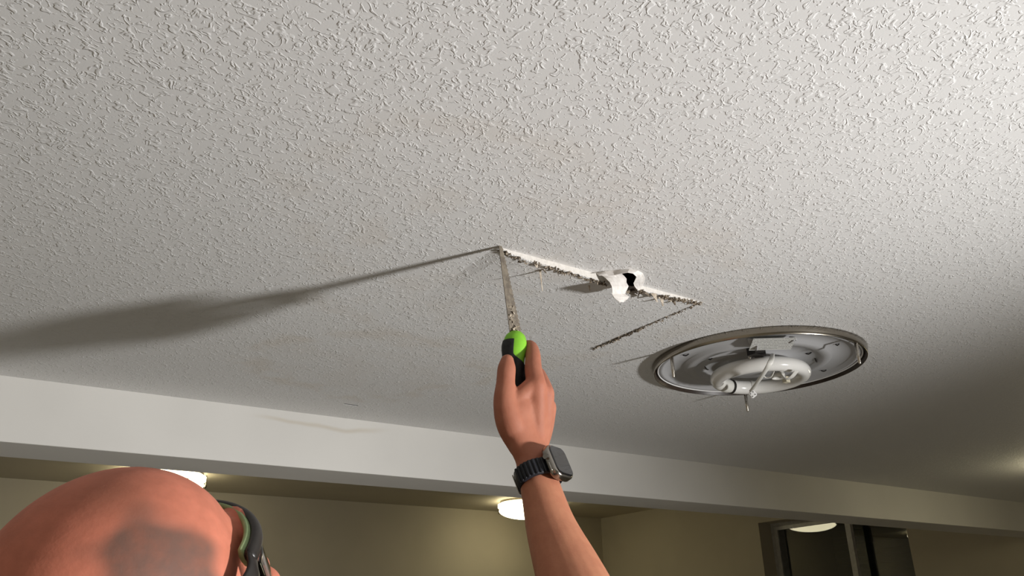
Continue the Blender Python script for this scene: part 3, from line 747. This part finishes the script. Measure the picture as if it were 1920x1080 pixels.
for fz, s in shoes:
    remeshed('shoe', [sweep([fz-bf*.07+bu*.042, fz+bf*.03+bu*.045, fz+bf*.17+bu*.034], [(.038, .040), (.043, .042), (.040, .030)], ref=br, seg=16), sweep([fz+bu*.05, fz+bu*.10], [.046, .048], seg=14)], .006, 3, 'shoe', person)

# ------------------------------------------------------------------ safety glasses
gl = thing('safety_glasses', 'black wraparound safety glasses with green lining on the bald man', 'glasses', tuple(hl((0, .1, 0))))
def arc(a, r, yc, z): return hl((math.sin(a)*r, yc+math.cos(a)*r*.9, z))
aa = np.linspace(-rad(76), rad(76), 19)
mesh('top_frame', *sweep([arc(a, .0785, .029, .030-.010*abs(math.sin(a))) for a in aa], [(.0065, .0045)]*19, ref=hu, seg=12, n=2), 'black', gl, True)
mesh('foam_lining', *sweep([arc(a, .0735, .029, .030-.010*abs(math.sin(a))) for a in aa], [(.0090, .0034)]*19, ref=hu, seg=10, n=2), 'dullgreen', gl, True)
mesh('lens', *sheet([[arc(a, .0785-.004*k/5, .029, .026-.010*abs(math.sin(a))-.046*k/5) for k in range(6)] for a in aa], .0018), 'lens', gl, True)
for s in (-1, 1):
    P = [arc(s*rad(76), .0785, .029, .018), hl((s*.0845, .03, .012)), hl((s*.0855, -.012, .010)), hl((s*.084, -.045, .004)), hl((s*.080, -.065, -.018))]
    mesh('temple_arm', *sweep(P, [(.0085, .003), (.0085, .0028), (.006, .0025), (.005, .0025), (.004, .0022)], ref=hu, seg=10, n=5), 'black', gl, True)

# ------------------------------------------------------------------ wristwatch
wc = ah(1010, 893, .9965); ax = fore[0]-fore[2]; ax /= np.linalg.norm(ax); ax = ax-CR*.14; ax /= np.linalg.norm(ax)
dd = dors-ax*(dors@ax); dd /= np.linalg.norm(dd); tt = np.cross(dd, ax); tt = -tt if tt@thb < 0 else tt
wt = thing('wristwatch', 'black band smartwatch with rounded steel case on the raised wrist', 'watch', tuple(wc))
RA, RB = .0300*KA, .0240*KA
def wp(a, k=1.0, off=0.0): return wc+tt*(RA*k)*math.cos(a)+dd*(RB*k)*math.sin(a)+ax*off
bandrows = []
nb = 64
V, F = [], []
HWB = .0115
for j in range(nb+1):
    a = rad(90)+2*math.pi*j/nb
    for k, off in ((1.0, -HWB), (1.085, -HWB*.85), (1.095, 0), (1.085, HWB*.85), (1.0, HWB)):
        V.append(wp(a, k, off))
for j in range(nb):
    for i in range(4): F.append((j*5+i, (j+1)*5+i, (j+1)*5+i+1, j*5+i+1))
    F.append((j*5+4, (j+1)*5+4, (j+1)*5, j*5))
bandm = mesh('band', V, F, 'band', wt, True)
for a in [rad(d) for d in range(-20, 62, 11)]:
    P = [wp(a, 1.10, o_) for o_ in (-HWB*.8, 0, HWB*.8)]
    mesh('band_ridge', *sweep(P, [(.0022, .0012)]*3, ref=wp(a+.1)-wp(a), seg=8, n=2), 'band', bandm, True)
# clasp frame at the inner wrist
P = [wp(rad(-58), 1.13, -HWB*1.05), wp(rad(-58), 1.14, HWB*1.05), wp(rad(-70), 1.14, HWB*1.05), wp(rad(-70), 1.13, -HWB*1.05), wp(rad(-58), 1.13, -HWB*1.05)]
mesh('clasp', *sweep(P, [.0009]*5, seg=8, n=1), 'steel', wt)
# case: rounded box on the back of the wrist
def rbox(c, e, h, bev):
    bm = bmesh.new(); rows = []
    b1 = bev[1]; prof = [(b1, -h[2]), (b1*.3, -h[2]+b1*.3), (0, -h[2]+b1), (0, h[2]-b1), (b1*.3, h[2]-b1*.3), (b1, h[2])]
    for ins, z in prof:
        row = []
        for cx_, cy_, a_ in ((1, 1, 0), (-1, 1, 90), (-1, -1, 180), (1, -1, 270)):
            for q in range(9):
                an = rad(a_+q*90/8); r_ = bev[0]-ins
                x = cx_*(h[0]-bev[0])+r_*math.cos(an); y = cy_*(h[1]-bev[0])+r_*math.sin(an)
                row.append(bm.verts.new(Vector(c+e[0]*x+e[1]*y+e[2]*z)))
        rows.append(row)
    n_ = len(rows[0])
    for a_, b_ in zip(rows[:-1], rows[1:]):
        for q in range(n_): bm.faces.new((a_[q], a_[(q+1) % n_], b_[(q+1) % n_], b_[q]))
    bm.faces.new(rows[0][::-1]); bm.faces.new(rows[-1]); return bm
cc = wc+dd*(RB+.0062)
case = from_bm('case', rbox(cc, (tt, ax, dd), (.0195, .0228, .0060), (.0108, .0032)), 'steel', wt, True)
from_bm('screen', rbox(cc+dd*.0056, (tt, ax, dd), (.0172, .0205, .0020), (.0092, .0014)), 'glass', wt, False)
P = cc+tt*.0205+ax*.006
mesh('crown', *sweep([P-tt*.001, P+tt*.0022], [.0036, .0036], seg=16, n=1, round_caps=False), 'steel', case)
P = cc+tt*.0203-ax*.008
mesh('side_button', *sweep([P-ax*.005, P+ax*.005], [.0012, .0012], seg=10, n=1), 'steel', case)

# ------------------------------------------------------------------ jab saw
saw = thing('jab_saw', 'lime green and black jab saw with dusty blade cutting the ceiling', 'saw', tuple(ah(967, 626, 1.073)))
tip = onz(937, 461)+np.array([0, 0, .004]); hb = ah(967, 628, 1.072)
axb = hb-tip; Lb = np.linalg.norm(axb); axb /= Lb
wv = CR-axb*(CR@axb); wv /= np.linalg.norm(wv); nv = np.cross(axb, wv); nv = nv if nv@tip > 0 else -nv; wv = wv*math.cos(rad(38))+nv*math.sin(rad(38)); nv = np.cross(axb, wv)
V, F = [], []
N = 44
for i in range(N+1):
    t = i/N; l = tip+axb*Lb*t; half = .0022+.0078*t**.9
    tooth = (.0016 if i % 2 else 0.0)
    for s_, e_ in ((-1, 0), (1, tooth)):
        for th in (-.0006, .0006): V.append(l+wv*s_*(half+e_)+nv*th)
for i in range(N):
    a, b = i*4, (i+1)*4
    F += [(a, a+2, b+2, b), (a+1, b+1, b+3, a+3), (a, b, b+1, a+1), (a+2, a+3, b+3, b+2)]
F += [(0, 1, 3, 2), (N*4, N*4+2, N*4+3, N*4+1)]
bl_o = mesh('blade', V, F, 'blade', saw)
pr_ = []
for i in range(46):
    t = rs.uniform(.66, .99); l = tip+axb*Lb*t+wv*rs.uniform(-1, 1)*(.0085*t)-nv*rs.uniform(-.003, .003)*1.0
    pr_.append(flake(l, rs.uniform(.0015, .0042), rs))
o = mesh('plaster_dust_clump', *merge(pr_), 'palepaper', bl_o); o['kind'] = 'stuff'
# handle: one swept surface, green front and black grip
hp = [ah(967, 624, 1.0725), ah(966.5, 632, 1.0700), ah(965, 650, 1.0640), ah(964, 668, 1.0590), ah(966, 686, 1.0550), ah(968, 710, 1.0520), ah(967, 745, 1.0500), ah(974, 790, 1.0500)]
hrad = [(.0085, .0075), (.0135, .0110), (.0165, .0135), (.0150, .0130), (.0122, .0120), (.0118, .0115), (.0125, .0120), (.0130, .0120)]
S = catmull([np.concatenate([p, r]) for p, r in zip(hp, [np.array(r)*KA for r in hrad])], 24); seg = 200
P = [s[:3] for s in S]; RR = [s[3:] for s in S]
def handle_surface(off):
    V = []
    for i, p in enumerate(P):
        t = P[min(i+1, len(P)-1)]-P[max(i-1, 0)]; t /= np.linalg.norm(t)
        a = CR-t*(CR@t); a /= np.linalg.norm(a); b = np.cross(t, a); b = b if b@p < 0 else -b      # b: towards the viewer's side
        for j in range(seg):
            an = 2*math.pi*j/seg; V.append(p+a*(RR[i][0]+off)*math.cos(an)+b*(RR[i][1]+off)*math.sin(an))
    return V
def is_green(i, j):
    v = i/24.0; an = math.degrees(2*math.pi*(j+.5)/seg); an = an-360 if an > 180 else an
    if v < 1.6: return True
    return v < 4.3 and -75 < an < 94-max(0, v-2.9)**2*62
Fg, Fk = [], []
for i in range(len(P)-1):
    for j in range(seg):
        q = (i*seg+j, i*seg+(j+1) % seg, (i+1)*seg+(j+1) % seg, (i+1)*seg+j); (Fg if is_green(i, j) else Fk).append(q)
Fg.append(tuple(range(seg-1, -1, -1))); Fk.append(tuple((len(P)-1)*seg+j for j in range(seg)))
core = mesh('handle', handle_surface(0), Fg, 'green', saw, True)
grip = mesh('rubber_grip', handle_surface(.0009), Fk, 'dark', saw, True)
so = grip.modifiers.new('s', 'SOLIDIFY'); so.thickness = .0012; so.offset = -1
